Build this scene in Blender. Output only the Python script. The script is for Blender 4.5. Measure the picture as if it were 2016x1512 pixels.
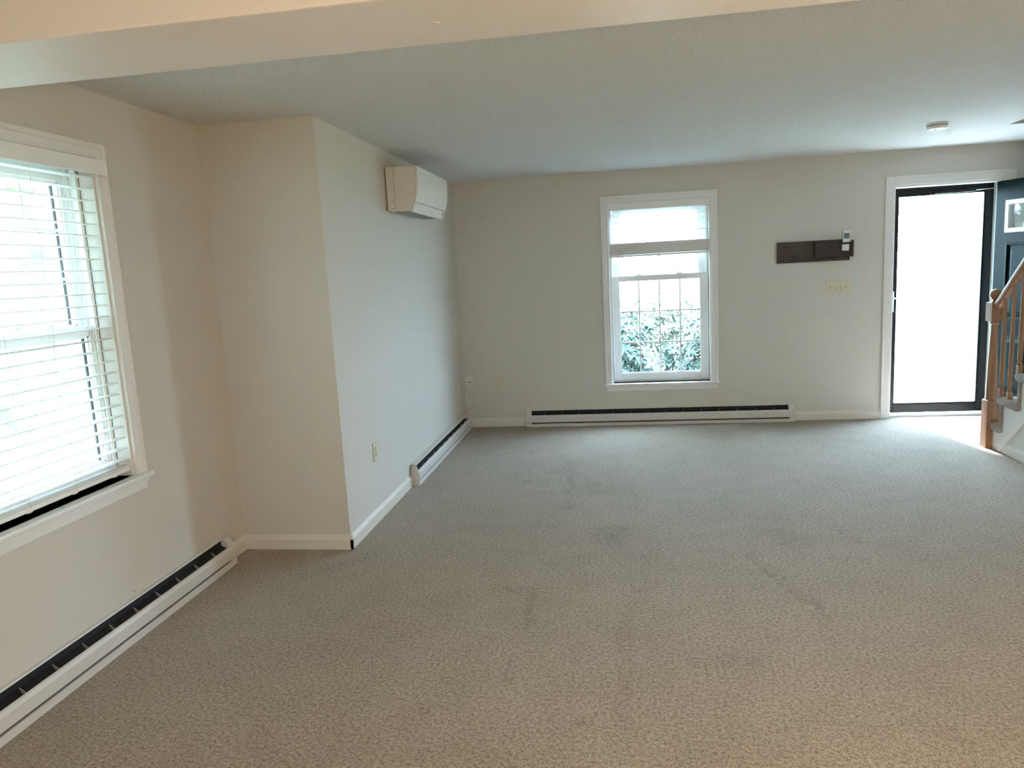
import bpy, bmesh, math, random
from mathutils import Vector, Matrix

random.seed(7)
for _o in list(bpy.data.objects):
    bpy.data.objects.remove(_o)
S = bpy.context.scene
C = S.collection

# ------------------------------------------------------------------ camera
F_PX = 1434.05
CAM = Vector((0.0, 0.0, 1.5123))
_r = Vector((0.98802597, 0.14490578, -0.05298108))
_u = Vector((0.02947509, 0.15979235, 0.98671051))
_w = Vector((-0.15144602, 0.97645723, -0.15360788))
cam_d = bpy.data.cameras.new('camera')
cam_d.sensor_fit = 'HORIZONTAL'
cam_d.sensor_width = 36.0
cam_d.lens = F_PX / 2016 * 36.0
cam_d.clip_start = 0.02
cam_d.clip_end = 300
cam = bpy.data.objects.new('camera', cam_d)
C.objects.link(cam)
cam.matrix_world = Matrix(((_r.x, _u.x, -_w.x, CAM.x), (_r.y, _u.y, -_w.y, CAM.y),
                           (_r.z, _u.z, -_w.z, CAM.z), (0, 0, 0, 1)))
S.camera = cam

# ------------------------------------------------------------------ light
S.view_settings.view_transform = 'Standard'
S.view_settings.look = 'None'
S.view_settings.gamma = 1.0
S.view_settings.use_curve_mapping = False
S.view_settings.exposure = 1.0
S.cycles.use_denoising = True
S.cycles.max_bounces = 9
S.cycles.diffuse_bounces = 5
S.cycles.glossy_bounces = 3
S.cycles.transparent_max_bounces = 24
S.cycles.sample_clamp_indirect = 12.0
S.cycles.use_light_tree = False
S.cycles.use_adaptive_sampling = True
S.cycles.adaptive_threshold = 0.05
S.cycles.caustics_reflective = False
S.cycles.caustics_refractive = False

SKY = 21.0
SUN = 16.0
LAMP = 80.0
LAMP_COL = (1.0, .70, .39, 1)
LX, LY = 1.3, 0.35
world = bpy.data.worlds.new('daylight_sky')
S.world = world
world.use_nodes = True
_nt = world.node_tree
_bg = _nt.nodes['Background']
_bg.inputs[0].default_value = (0.53, 0.77, 1.0, 1)
_bg.inputs[1].default_value = SKY

sun_d = bpy.data.lights.new('sun', 'SUN')
sun_d.energy = SUN
sun_d.angle = math.radians(2.5)
sun_d.color = (0.90, 0.90, 1.0)
sun = bpy.data.objects.new('sun', sun_d)
C.objects.link(sun)
SUN_DIR = Vector((0.16, -1.0, -1.36)).normalized()      # the way the light travels
sun.rotation_euler = SUN_DIR.to_track_quat('-Z', 'Y').to_euler()
sun.location = (0, 20, 20)

# ------------------------------------------------------------------ room sizes (metres)
H = 2.36
D = 6.949          # back wall
XA = -1.5543       # far left wall (bump-out side)
YJ = 3.7622        # bump-out front
XB = -2.1996       # near left wall
XR = 3.65          # right wall
YR = -2.7          # rear wall, behind the camera
TH = 0.19          # outer wall thickness


def portal(loc, rot, sx, sy):
    ld = bpy.data.lights.new('daylight_portal', 'AREA')
    ld.shape = 'RECTANGLE'
    ld.size, ld.size_y = sx, sy
    ld.cycles.is_portal = True
    o = bpy.data.objects.new('daylight_portal', ld)
    C.objects.link(o)
    o.location = loc
    o.rotation_euler = rot


portal((0.357, D + TH + .02, 1.235), (math.radians(-90), 0, 0), 0.94, 1.70)
portal((2.81, D + TH + .02, 1.03), (math.radians(-90), 0, 0), 0.90, 2.06)
portal((.35, YR - TH - .02, 1.64), (math.radians(90), 0, 0), .82, .90)
portal((XB - TH - .02, 2.45, 1.38), (0, math.radians(-90), 0), 1.42, 0.94)


# ------------------------------------------------------------------ materials
def lin(r, g, b):
    f = lambda c: (c / 255 / 12.92) if c / 255 <= .04045 else ((c / 255 + .055) / 1.055) ** 2.4
    return (f(r), f(g), f(b), 1)


def mat(name, col, rough=.6, noise=0.0, nscale=8.0, bump=0.0, bscale=200.0, metallic=0.0, spec=.4, coat=0.0, bdist=.002):
    m = bpy.data.materials.new(name)
    m.use_nodes = True
    nt = m.node_tree
    b = nt.nodes['Principled BSDF']
    b.inputs['Roughness'].default_value = rough
    b.inputs['Metallic'].default_value = metallic
    b.inputs['Specular IOR Level'].default_value = spec
    b.inputs['Coat Weight'].default_value = coat
    b.inputs['Base Color'].default_value = col
    tc = nt.nodes.new('ShaderNodeTexCoord')
    n = nt.nodes.new('ShaderNodeTexNoise')
    n.inputs['Scale'].default_value = nscale
    n.inputs['Detail'].default_value = 4
    nt.links.new(tc.outputs['Object'], n.inputs['Vector'])
    mx = nt.nodes.new('ShaderNodeMix')
    mx.data_type = 'RGBA'
    k = 1 - noise
    mx.inputs[6].default_value = (col[0] * k, col[1] * k, col[2] * k, 1)
    mx.inputs[7].default_value = tuple(min(1, c * (1 + noise * .6)) for c in col[:3]) + (1,)
    nt.links.new(n.outputs['Fac'], mx.inputs[0])
    nt.links.new(mx.outputs[2], b.inputs['Base Color'])
    if bump:
        n2 = nt.nodes.new('ShaderNodeTexNoise')
        n2.inputs['Scale'].default_value = bscale
        n2.inputs['Detail'].default_value = 3
        nt.links.new(tc.outputs['Object'], n2.inputs['Vector'])
        bp = nt.nodes.new('ShaderNodeBump')
        bp.inputs['Strength'].default_value = bump
        bp.inputs['Distance'].default_value = bdist
        nt.links.new(n2.outputs['Fac'], bp.inputs['Height'])
        nt.links.new(bp.outputs[0], b.inputs['Normal'])
    return m


def wood(name, c1, c2, axis=1, scale=3.0, rough=.4, stretch=18):
    m = bpy.data.materials.new(name)
    m.use_nodes = True
    nt = m.node_tree
    b = nt.nodes['Principled BSDF']
    b.inputs['Roughness'].default_value = rough
    tc = nt.nodes.new('ShaderNodeTexCoord')
    mp = nt.nodes.new('ShaderNodeMapping')
    s = [scale * stretch] * 3
    s[axis] = scale
    mp.inputs['Scale'].default_value = s
    n = nt.nodes.new('ShaderNodeTexNoise')
    n.inputs['Scale'].default_value = 1.0
    n.inputs['Detail'].default_value = 6
    n.inputs['Distortion'].default_value = .6
    cr = nt.nodes.new('ShaderNodeValToRGB')
    cr.color_ramp.elements[0].position = .35
    cr.color_ramp.elements[0].color = c1
    cr.color_ramp.elements[1].position = .68
    cr.color_ramp.elements[1].color = c2
    nt.links.new(tc.outputs['Object'], mp.inputs['Vector'])
    nt.links.new(mp.outputs[0], n.inputs['Vector'])
    nt.links.new(n.outputs['Fac'], cr.inputs[0])
    nt.links.new(cr.outputs[0], b.inputs['Base Color'])
    return m


def glass(name, refl=.06, tint=(1, 1, 1, 1)):
    m = bpy.data.materials.new(name)
    m.use_nodes = True
    nt = m.node_tree
    nt.nodes.remove(nt.nodes['Principled BSDF'])
    t = nt.nodes.new('ShaderNodeBsdfTransparent')
    t.inputs[0].default_value = tint
    g = nt.nodes.new('ShaderNodeBsdfGlossy')
    g.inputs['Roughness'].default_value = .02
    lw = nt.nodes.new('ShaderNodeLayerWeight')
    lw.inputs['Blend'].default_value = .5
    pw = nt.nodes.new('ShaderNodeMath')
    pw.operation = 'POWER'
    pw.inputs[1].default_value = 5
    nt.links.new(lw.outputs['Facing'], pw.inputs[0])
    ma = nt.nodes.new('ShaderNodeMath')
    ma.operation = 'MULTIPLY_ADD'
    ma.inputs[1].default_value = .8
    ma.inputs[2].default_value = refl * .5
    nt.links.new(pw.outputs[0], ma.inputs[0])
    mx = nt.nodes.new('ShaderNodeMixShader')
    nt.links.new(ma.outputs[0], mx.inputs[0])
    nt.links.new(t.outputs[0], mx.inputs[1])
    nt.links.new(g.outputs[0], mx.inputs[2])
    nt.links.new(mx.outputs[0], nt.nodes['Material Output'].inputs[0])
    return m


M = {}
M['wall'] = mat('wall_paint', (.655, .635, .585, 1), .75, .03, 1.7, .25, 260, spec=.25, bdist=.0006)
M['ceil'] = mat('ceiling_paint', (.79, .79, .78, 1), .9, .16, 95, 1.0, 95, spec=.1, bdist=.012)
M['beam'] = mat('beam_paint', (.91, .87, .84, 1), .45, .03, 2.0, .15, 220, spec=.35, bdist=.0006)
M['trim'] = mat('trim_paint', (.80, .80, .78, 1), .38, .02, 5, spec=.45)
M['base'] = mat('baseboard_paint', (.74, .72, .66, 1), .42, .04, 5, spec=.4)
M['vinyl'] = mat('vinyl_white', (.84, .85, .84, 1), .35, .02, 6)
M['slat'] = mat('blind_slat', (.86, .87, .86, 1), .4, .02, 6)
M['cord'] = mat('cord', (.78, .74, .66, 1), .8)
M['heater'] = mat('heater_enamel', (.66, .65, .62, 1), .4, .06, 9, spec=.45)
M['fin'] = mat('heater_dark', (.012, .012, .014, 1), .6)
M['tab'] = mat('heater_bracket', (.5, .5, .5, 1), .4, metallic=.6)
M['ac'] = mat('ac_plastic', (.80, .79, .75, 1), .4, .03, 7)
M['ac_side'] = mat('ac_side_plastic', (.74, .70, .62, 1), .45, .04, 7)
M['dark'] = mat('dark_plastic', (.02, .02, .022, 1), .5)
M['grey'] = mat('grey_plastic', (.28, .29, .30, 1), .5)
M['ivory'] = mat('ivory_plastic', (.66, .62, .47, 1), .4)
M['white_pl'] = mat('white_plastic', (.82, .82, .80, 1), .4)
M['lcd'] = mat('lcd', (.16, .20, .21, 1), .25)
M['storm'] = mat('black_aluminium', (.005, .006, .009, 1), .38, spec=.5)
M['green'] = mat('door_green_enamel', (.004, .013, .013, 1), .34, .1, 4, spec=.09)
M['metal'] = mat('satin_metal', (.62, .62, .60, 1), .3, metallic=.9)
M['oak'] = wood('oak_varnish', (.25, .122, .060, 1), (.41, .225, .122, 1), 2)
M['oak_y'] = wood('oak_varnish_rail', (.25, .122, .060, 1), (.41, .225, .122, 1), 1)
M['walnut'] = wood('dark_stained_wood', (.022, .017, .016, 1), (.062, .044, .038, 1), 0, 3.5, .45, 14)
M['walnut2'] = wood('dark_stained_wood_b', (.016, .014, .014, 1), (.036, .029, .027, 1), 0, 3.5, .45, 14)
M['navy'] = mat('navy_plastic', (.012, .03, .06, 1), .35)
M['carpet_stair'] = mat('stair_carpet', (.56, .50, .45, 1), .95, .5, 150, 1.0, 170, spec=.05, bdist=.02)
M['concrete'] = mat('concrete', (.55, .53, .50, 1), .9, .15, 9, .4, 80)
M['grass'] = mat('lawn', (.26, .30, .22, 1), .9, .35, 3)
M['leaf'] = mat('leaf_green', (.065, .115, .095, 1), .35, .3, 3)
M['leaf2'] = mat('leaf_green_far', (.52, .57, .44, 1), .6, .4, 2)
M['bark'] = mat('bark', (.10, .075, .055, 1), .9, .4, 20)
M['siding'] = mat('siding', (.72, .72, .70, 1), .6, .03, 4)
M['roof'] = mat('shingle', (.10, .10, .10, 1), .9, .3, 30)
M['glass'] = glass('window_glass')
M['white_glass'] = mat('opal_glass', (.9, .9, .88, 1), .3)


def carpet_material():
    m = bpy.data.materials.new('beige_carpet')
    m.use_nodes = True
    nt = m.node_tree
    L = nt.links.new
    b = nt.nodes['Principled BSDF']
    b.inputs['Roughness'].default_value = .95
    b.inputs['Specular IOR Level'].default_value = .08
    b.inputs['Sheen Weight'].default_value = .25
    b.inputs['Sheen Roughness'].default_value = .5
    tc = nt.nodes.new('ShaderNodeTexCoord')
    pos = tc.outputs['Object']

    def noise(scale, detail=4, vec=None, dist=0.0):
        n = nt.nodes.new('ShaderNodeTexNoise')
        n.inputs['Scale'].default_value = scale
        n.inputs['Detail'].default_value = detail
        n.inputs['Distortion'].default_value = dist
        L(vec or pos, n.inputs['Vector'])
        return n.outputs['Fac']

    def math_(op, a, bb=None, c=None, clamp=False):
        n = nt.nodes.new('ShaderNodeMath')
        n.operation = op
        n.use_clamp = clamp
        for i, v in enumerate((a, bb, c)):
            if v is None:
                continue
            if isinstance(v, (int, float)):
                n.inputs[i].default_value = v
            else:
                L(v, n.inputs[i])
        return n.outputs[0]

    def ramp(v, a, bb):
        n = nt.nodes.new('ShaderNodeMapRange')
        n.interpolation_type = 'SMOOTHSTEP'
        n.inputs[1].default_value = a
        n.inputs[2].default_value = bb
        L(v, n.inputs[0])
        return n.outputs[0]

    at = nt.nodes.new('ShaderNodeAttribute')
    at.attribute_name = 'wear'
    tot = at.outputs['Fac']
    big = ramp(noise(1.3, 3), .38, .68)
    mid = ramp(noise(5.5, 3), .35, .72)
    brk = ramp(noise(30, 2), .25, .68)
    stain = math_('MULTIPLY', tot, brk)
    dark = math_('ADD', math_('MULTIPLY', big, .10), math_('ADD', math_('MULTIPLY', mid, .13), math_('MULTIPLY', stain, .9)), clamp=True)
    fine = noise(230, 2)
    coarse = noise(75, 2)
    f = math_('ADD', math_('MULTIPLY', fine, .62), math_('MULTIPLY', coarse, .38))
    cr = nt.nodes.new('ShaderNodeValToRGB')
    cr.color_ramp.elements[0].position = .38
    cr.color_ramp.elements[0].color = (.160, .130, .098, 1)
    cr.color_ramp.elements[1].position = .58
    cr.color_ramp.elements[1].color = (.52, .445, .355, 1)
    L(f, cr.inputs[0])
    mx = nt.nodes.new('ShaderNodeMix')
    mx.data_type = 'RGBA'
    mx.blend_type = 'MULTIPLY'
    mx.inputs[7].default_value = (.42, .40, .36, 1)
    L(dark, mx.inputs[0])
    L(cr.outputs[0], mx.inputs[6])
    L(mx.outputs[2], b.inputs['Base Color'])
    h = math_('ADD', math_('MULTIPLY', fine, .6), math_('ADD', math_('MULTIPLY', coarse, .5), math_('MULTIPLY', stain, -.8)))
    bp = nt.nodes.new('ShaderNodeBump')
    bp.inputs['Strength'].default_value = .75
    bp.inputs['Distance'].default_value = .012
    L(h, bp.inputs['Height'])
    L(bp.outputs[0], b.inputs['Normal'])
    return m


MARKS = [
    (0.597, 3.709, 0.691, 3.401, 0.022, 0.55),
    (0.691, 3.401, 0.838, 3.017, 0.022, 0.55),
    (0.630, 3.723, 0.750, 3.358, 0.016, 0.4),
    (0.750, 3.358, 0.854, 3.005, 0.016, 0.35),
    (1.098, 4.129, 1.202, 3.877, 0.02, 0.45),
    (1.147, 4.162, 1.243, 3.943, 0.014, 0.3),
    (-0.363, 4.431, -0.407, 5.417, 0.022, 0.4),
    (-0.392, 4.432, -0.441, 5.348, 0.014, 0.35),
    (0.034, 5.040, 0.053, 4.427, 0.022, 0.3),
    (-0.457, 3.250, -0.435, 2.892, 0.035, 0.45),
    (-0.472, 2.623, -0.462, 2.463, 0.03, 0.35),
    (-0.020, 3.073, -0.031, 2.646, 0.05, 0.2),
    (-0.031, 2.646, -0.030, 2.180, 0.055, 0.22),
    (-0.076, 4.037, -0.118, 3.933, 0.16, 0.42),
    (-0.565, 5.270, -0.537, 5.255, 0.04, 0.5),
    (-0.726, 5.027, -0.713, 5.014, 0.06, 0.5),
    (-0.172, 2.257, -0.168, 2.246, 0.035, 0.6),
    (0.550, 2.851, 0.555, 2.847, 0.03, 0.6),
    (0.425, 3.056, 0.431, 3.052, 0.035, 0.5),
    (0.479, 3.339, 0.438, 3.029, 0.02, 0.25),
    (1.147, 3.634, 1.150, 3.627, 0.04, 0.4),
    (0.992, 2.292, 1.012, 2.170, 0.025, 0.35),
    (-0.621, 3.290, -0.555, 3.264, 0.08, 0.35),
    (-0.222, 4.891, -0.185, 4.832, 0.12, 0.25),
    (0.807, 3.978, 0.870, 3.903, 0.16, 0.25),
    (-0.864, 3.092, -0.828, 3.042, 0.16, 0.25),
    (0.047, 3.255, 0.148, 3.398, 0.025, 0.35),
    (1.428, 4.194, 1.448, 4.050, 0.018, 0.35),
    (0.242, 2.661, 0.448, 2.654, 0.09, 0.25),
    (-1.749, 3.318, -1.422, 3.621, 0.12, 0.25),
    (-0.740, 2.287, -0.718, 2.273, 0.05, 0.3),
    (1.371, 3.802, 1.466, 3.671, 0.2, 0.2),
]
M['carpet'] = carpet_material()

# ------------------------------------------------------------------ mesh helpers
WL = {}


class MB:
    """collects solid pieces of ONE part"""

    def __init__(self):
        self.v, self.f = [], []

    def add(self, vs, fs):
        k = len(self.v)
        self.v += [tuple(p) for p in vs]
        self.f += [tuple(i + k for i in q) for q in fs]
        return self

    def box(self, x0, x1, y0, y1, z0, z1):
        x0, x1 = min(x0, x1), max(x0, x1)
        y0, y1 = min(y0, y1), max(y0, y1)
        z0, z1 = min(z0, z1), max(z0, z1)
        vs = [(x, y, z) for z in (z0, z1) for y in (y0, y1) for x in (x0, x1)]
        return self.add(vs, [(0, 2, 3, 1), (4, 5, 7, 6), (0, 1, 5, 4), (2, 6, 7, 3), (0, 4, 6, 2), (1, 3, 7, 5)])

    def prism(self, poly, a, b, fn):
        """poly of (p, q), swept from a to b; fn(p, q, s) -> xyz"""
        n = len(poly)
        vs = [fn(p, q, a) for p, q in poly] + [fn(p, q, b) for p, q in poly]
        fs = [(i, (i + 1) % n, n + (i + 1) % n, n + i) for i in range(n)]
        fs += [tuple(range(n))[::-1], tuple(range(n, 2 * n))]
        return self.add(vs, fs)

    def tube(self, pts, r, n=8, caps=True):
        pts = [Vector(p) for p in pts]
        rs = r if isinstance(r, (list, tuple)) else [r] * len(pts)
        vs, fs = [], []
        for i, p in enumerate(pts):
            t = (pts[min(i + 1, len(pts) - 1)] - pts[max(i - 1, 0)]).normalized()
            a = t.orthogonal().normalized() if abs(t.z) < .9 else t.cross(Vector((0, 1, 0))).normalized()
            bb = t.cross(a)
            for k in range(n):
                g = 2 * math.pi * k / n
                vs.append(p + (a * math.cos(g) + bb * math.sin(g)) * rs[i])
        for i in range(len(pts) - 1):
            for k in range(n):
                fs.append((i * n + k, i * n + (k + 1) % n, (i + 1) * n + (k + 1) % n, (i + 1) * n + k))
        if caps:
            fs.append(tuple(range(n))[::-1])
            fs.append(tuple(range((len(pts) - 1) * n, len(pts) * n)))
        return self.add(vs, fs)

    def lathe(self, prof, c, n=20, axis='z'):
        """prof of (radius, height)"""
        vs, fs = [], []
        for r, h in prof:
            for k in range(n):
                g = 2 * math.pi * k / n
                x, y = r * math.cos(g), r * math.sin(g)
                p = (x, y, h) if axis == 'z' else ((x, h, y) if axis == 'y' else (h, x, y))
                vs.append((c[0] + p[0], c[1] + p[1], c[2] + p[2]))
        m = len(prof)
        for i in range(m - 1):
            for k in range(n):
                fs.append((i * n + k, i * n + (k + 1) % n, (i + 1) * n + (k + 1) % n, (i + 1) * n + k))
        fs.append(tuple(range(n))[::-1])
        fs.append(tuple(range((m - 1) * n, m * n)))
        return self.add(vs, fs)

    def build(self, name, m, parent=None, bevel=0.0, smooth=False, local=False, seg=2, origin=None):
        bm = bmesh.new()
        bv = [bm.verts.new(p) for p in self.v]
        for q in self.f:
            try:
                bm.faces.new([bv[i] for i in q])
            except ValueError:
                pass
        bmesh.ops.recalc_face_normals(bm, faces=bm.faces)
        if bevel:
            bmesh.ops.bevel(bm, geom=[e for e in bm.edges if len(e.link_faces) == 2 and e.calc_face_angle(0) > .5],
                            offset=bevel, segments=seg, affect='EDGES', profile=.6, clamp_overlap=True)
        xs = [v.co for v in bm.verts]
        lo = Vector((min(p.x for p in xs), min(p.y for p in xs), min(p.z for p in xs)))
        hi = Vector((max(p.x for p in xs), max(p.y for p in xs), max(p.z for p in xs)))
        c = Vector(origin) if origin is not None else Vector(((lo.x + hi.x) / 2, (lo.y + hi.y) / 2, lo.z))
        for v in bm.verts:
            v.co -= c
        if smooth:
            for f in bm.faces:
                f.smooth = True
            for e in bm.edges:
                if len(e.link_faces) == 2 and e.calc_face_angle(0) > .7:
                    e.smooth = False
        me = bpy.data.meshes.new(name)
        bm.to_mesh(me)
        bm.free()
        me.materials.append(m)
        o = bpy.data.objects.new(name, me)
        C.objects.link(o)
        place(o, c, parent, local)
        return o


def place(o, c, parent=None, local=False):
    c = Vector(c)
    if parent is not None:
        o.parent = parent
        o.location = c if local else c - WL[parent.name]
        WL[o.name] = c
    else:
        o.location = c
        WL[o.name] = c


def empty(name, loc, rz=0.0):
    o = bpy.data.objects.new(name, None)
    o.empty_display_size = .05
    C.objects.link(o)
    o.location = loc
    o.rotation_euler = (0, 0, rz)
    WL[o.name] = Vector(loc)
    return o


def twin(o, off, parent=None):
    """one more of the same piece, sharing its mesh"""
    c = o.copy()
    C.objects.link(c)
    c.parent = parent if parent is not None else o.parent
    c.location = o.location + Vector(off)
    WL[c.name] = WL[o.name] + Vector(off)
    return c


def tag(o, label=None, cat=None, group=None, kind=None):
    if label:
        o['label'] = label
    if cat:
        o['category'] = cat
    if group:
        o['group'] = group
    if kind:
        o['kind'] = kind
    return o


def panel(us, vs, holes, t0, t1, fn):
    """a slab with rectangular openings: a grid of cells, the holes left out; fn(u, v, t) -> xyz"""
    us = sorted(set(us + [h[0] for h in holes] + [h[1] for h in holes]))
    vs = sorted(set(vs + [h[2] for h in holes] + [h[3] for h in holes]))

    def solid(i, j):
        if i < 0 or j < 0 or i >= len(us) - 1 or j >= len(vs) - 1:
            return False
        u, v = (us[i] + us[i + 1]) / 2, (vs[j] + vs[j + 1]) / 2
        return not any(h[0] < u < h[1] and h[2] < v < h[3] for h in holes)
    mb = MB()
    idx = {}

    def P(i, j, k):
        if (i, j, k) not in idx:
            idx[(i, j, k)] = len(mb.v)
            mb.v.append(fn(us[i], vs[j], t1 if k else t0))
        return idx[(i, j, k)]
    for i in range(len(us) - 1):
        for j in range(len(vs) - 1):
            if not solid(i, j):
                continue
            for k in (0, 1):
                mb.f.append((P(i, j, k), P(i + 1, j, k), P(i + 1, j + 1, k), P(i, j + 1, k)))
            for (di, dj, a, b) in ((-1, 0, (i, j), (i, j + 1)), (1, 0, (i + 1, j), (i + 1, j + 1)),
                                   (0, -1, (i, j), (i + 1, j)), (0, 1, (i, j + 1), (i + 1, j + 1))):
                if not solid(i + di, j + dj):
                    mb.f.append((P(*a, 0), P(*b, 0), P(*b, 1), P(*a, 1)))
    return mb


def struct(o, label=None):
    o['kind'] = 'structure'
    if label:
        o['label'] = label
    return o


# wall frames: (u along the wall, z, d out of the room) -> world
def FB(u, z, d):
    return (u, D + d, z)


def FL(u, z, d):
    return (XB - d, u, z)


def FA(u, z, d):
    return (XA - d, u, z)


def FR(u, z, d):
    return (u, YR - d, z)


def fbox(mb, fn, u0, u1, z0, z1, d0, d1):
    a, b = fn(u0, z0, d0), fn(u1, z1, d1)
    return mb.box(a[0], b[0], a[1], b[1], a[2], b[2])


# ------------------------------------------------------------------ room shell
W2 = (-.104, .819, .394, 2.075)      # back window opening u0 u1 z0 z1
W1 = (1.985, 2.910, .690, 2.075)     # left window opening
W3 = (-.05, .75, 1.20, 2.075)        # unseen window, added behind the viewer for fill daylight
DR = (2.372, 3.242, 0.0, 2.070)      # entrance opening
HOLE = (2.790, XR, 3.05, 5.925)      # stair well x0 x1 y0 y1

def make_floor():
    from mathutils import noise as mn
    nx_ = 250
    xs = [XB - TH + (XR - XB + 2 * TH) * i / nx_ for i in range(nx_ + 1)]
    ys = [YR - TH, -1.0, 0.0, .8] + [1.3 + (D + .055 - 1.3) * i / 250 for i in range(251)]
    vs = [(x, y, 0.0) for y in ys for x in xs]
    w = len(xs)
    fs = [(j * w + i, j * w + i + 1, (j + 1) * w + i + 1, (j + 1) * w + i) for j in range(len(ys) - 1) for i in range(nx_)]
    k = len(vs)
    x0, x1, y0, y1 = xs[0], xs[-1], ys[0], ys[-1]
    vs += [(x0, y0, -.12), (x1, y0, -.12), (x1, y1, -.12), (x0, y1, -.12)]
    fs.append((k, k + 3, k + 2, k + 1))
    me = bpy.data.meshes.new('floor')
    me.from_pydata(vs, [], fs)
    wear = [0.0] * len(vs)
    for (ax, ay, bx, by, hw_, st_) in MARKS:
        dx, dy = bx - ax, by - ay
        l2 = dx * dx + dy * dy + 1e-9
        m_ = hw_ + .06
        i0 = max(0, int((min(ax, bx) - m_ - xs[0]) / (xs[1] - xs[0])))
        i1 = min(nx_, int((max(ax, bx) + m_ - xs[0]) / (xs[1] - xs[0])) + 1)
        for j, y in enumerate(ys):
            if not (min(ay, by) - m_ < y < max(ay, by) + m_):
                continue
            for i in range(i0, i1 + 1):
                p = Vector((xs[i], y, 0))
                q = p + mn.noise_vector(p * 9) * .03
                t = max(0, min(1, ((q.x - ax) * dx + (q.y - ay) * dy) / l2))
                d = math.hypot(q.x - ax - t * dx, q.y - ay - t * dy)
                v = max(0, min(1, (hw_ - d) / (hw_ * .75)))
                v = v * v * (3 - 2 * v) * st_
                if v > wear[j * w + i]:
                    wear[j * w + i] = v
    me.attributes.new('wear', 'FLOAT', 'POINT').data.foreach_set('value', wear)
    me.materials.append(M['carpet'])
    o = bpy.data.objects.new('floor', me)
    C.objects.link(o)
    WL[o.name] = Vector((0, 0, 0))
    return o


struct(make_floor(), 'worn beige cut pile carpet over the whole floor')
struct(panel([XB - TH, XR + TH], [YR - TH, D + TH], [HOLE], H, H + .24, lambda u, v, t: (u, v, t)).build('ceiling', M['ceil'], origin=(0, 0, H)),
       'white stippled ceiling over the room')
struct(panel([XB - TH, XR + TH], [-.3, H], [W2, (DR[0], DR[1], -.02, DR[3])], 0, TH, FB).build('wall_back', M['wall']),
       'greige painted wall with the sash window and the entrance')
struct(panel([YR - TH, D], [-.3, H], [W1], 0, TH, FL).build('wall_left', M['wall']), 'greige painted wall with the large left window')
struct(MB().box(XB, XA, YJ, YJ + .11, 0, H).build('wall_jog', M['wall']), 'short greige wall face of the bump-out, facing the viewer')
struct(MB().box(XA - .11, XA, YJ + .11, D, 0, H).build('wall_left_far', M['wall']), 'greige side wall of the bump-out below the air conditioner')
struct(MB().box(XR, XR + TH, YR - TH, D, -.3, H).build('wall_right', M['wall']), 'greige wall beyond the stairs')
struct(panel([XB, XR], [-.3, H], [W3], 0, TH, FR).build('wall_rear', M['wall']), 'greige wall behind the viewer with an added window for fill daylight')
# dropped beam between the two rooms
beam = struct(MB().box(XB, XR, 1.561, 1.887, 2.08, H).build('ceiling_beam', M['beam'], bevel=.006), 'cream painted dropped beam across the ceiling')
MB().lathe([(.011, 2.0802), (.008, 2.0785), (.002, 2.078)], (-.40, 1.732, 0), 10).build('filler_dab', M['white_pl'], beam)
# stair well above the ceiling
sw = MB()
sw.box(HOLE[0] - .1, HOLE[0], HOLE[2] - .1, HOLE[3] + .1, H + .24, 4.9)
sw.box(HOLE[0], XR, HOLE[3], HOLE[3] + .1, H + .24, 4.9)
sw.box(HOLE[0], XR, HOLE[2] - .1, HOLE[2], H + .24 + 2.0, 4.9)
sw.box(XR, XR + .1, HOLE[2] - 1.3, HOLE[3] + .1, H + .24, 4.9)
sw.box(HOLE[0] - .1, XR + .1, HOLE[2] - 1.3, HOLE[3] + .1, 4.9, 5.0)
sw.box(HOLE[0] - .1, XR + .1, HOLE[2] - 1.4, HOLE[2] - 1.3, H + .24, 4.9)
sw.box(HOLE[0] - .1, HOLE[0], HOLE[2] - 1.3, HOLE[2] - .1, H + .24, 4.9)
struct(sw.build('wall_stairwell', M['wall']), 'grey walls of the stair well above the ceiling opening')


# nail holes and scuffs left in the paint
for (wn, fn_, u, z, r) in (('wall_left', FL, 3.448, 1.73, .0045), ('wall_left', FL, 2.80, .182, .005), ('wall_left_far', FA, 5.065, 1.844, .004),
                           ('wall_back', FB, 1.608, 2.099, .003), ('wall_back', FB, 1.779, 2.096, .003)):
    MB().lathe([(r, -.0012), (r * .8, .001)], fn_(u, z, 0), 8, 'y' if fn_ is FB else 'x').build('nail_hole', M['grey'], bpy.data.objects[wn])


# baseboards: profile (n off the wall, z)
BB = [(0, 0), (.013, 0), (.013, .058), (.010, .068), (.006, .074), (.006, .080), (.003, .084), (0, .084)]


def baseboard(name, fn_s, a, b, label, mt='base'):
    return struct(MB().prism(BB, a, b, fn_s).build(name, M[mt]), label)


baseboard('baseboard_back', lambda n, z, s: (s, D - n, z), XA + .013, -.955, 'off-white baseboard between corner and back heater')
baseboard('baseboard_back', lambda n, z, s: (s, D - n, z), 1.560, 2.306, 'off-white baseboard between back heater and door casing')
baseboard('baseboard_left_far', lambda n, z, s: (XA + n, s, z), YJ - .013, 4.965, 'white baseboard under the near outlet')
baseboard('baseboard_left_far', lambda n, z, s: (XA + n, s, z), 6.865, D, 'short white baseboard in the far left corner')
baseboard('baseboard_jog', lambda n, z, s: (s, YJ - n, z), XB + .013, XA + .013, 'cream baseboard along the bump-out face')
baseboard('baseboard_left', lambda n, z, s: (XB + n, s, z), 3.565, YJ, 'short cream baseboard beside the near heater')
baseboard('baseboard_left_near', lambda n, z, s: (XB + n, s, z), YR, .995, 'cream baseboard in the near room')


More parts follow.
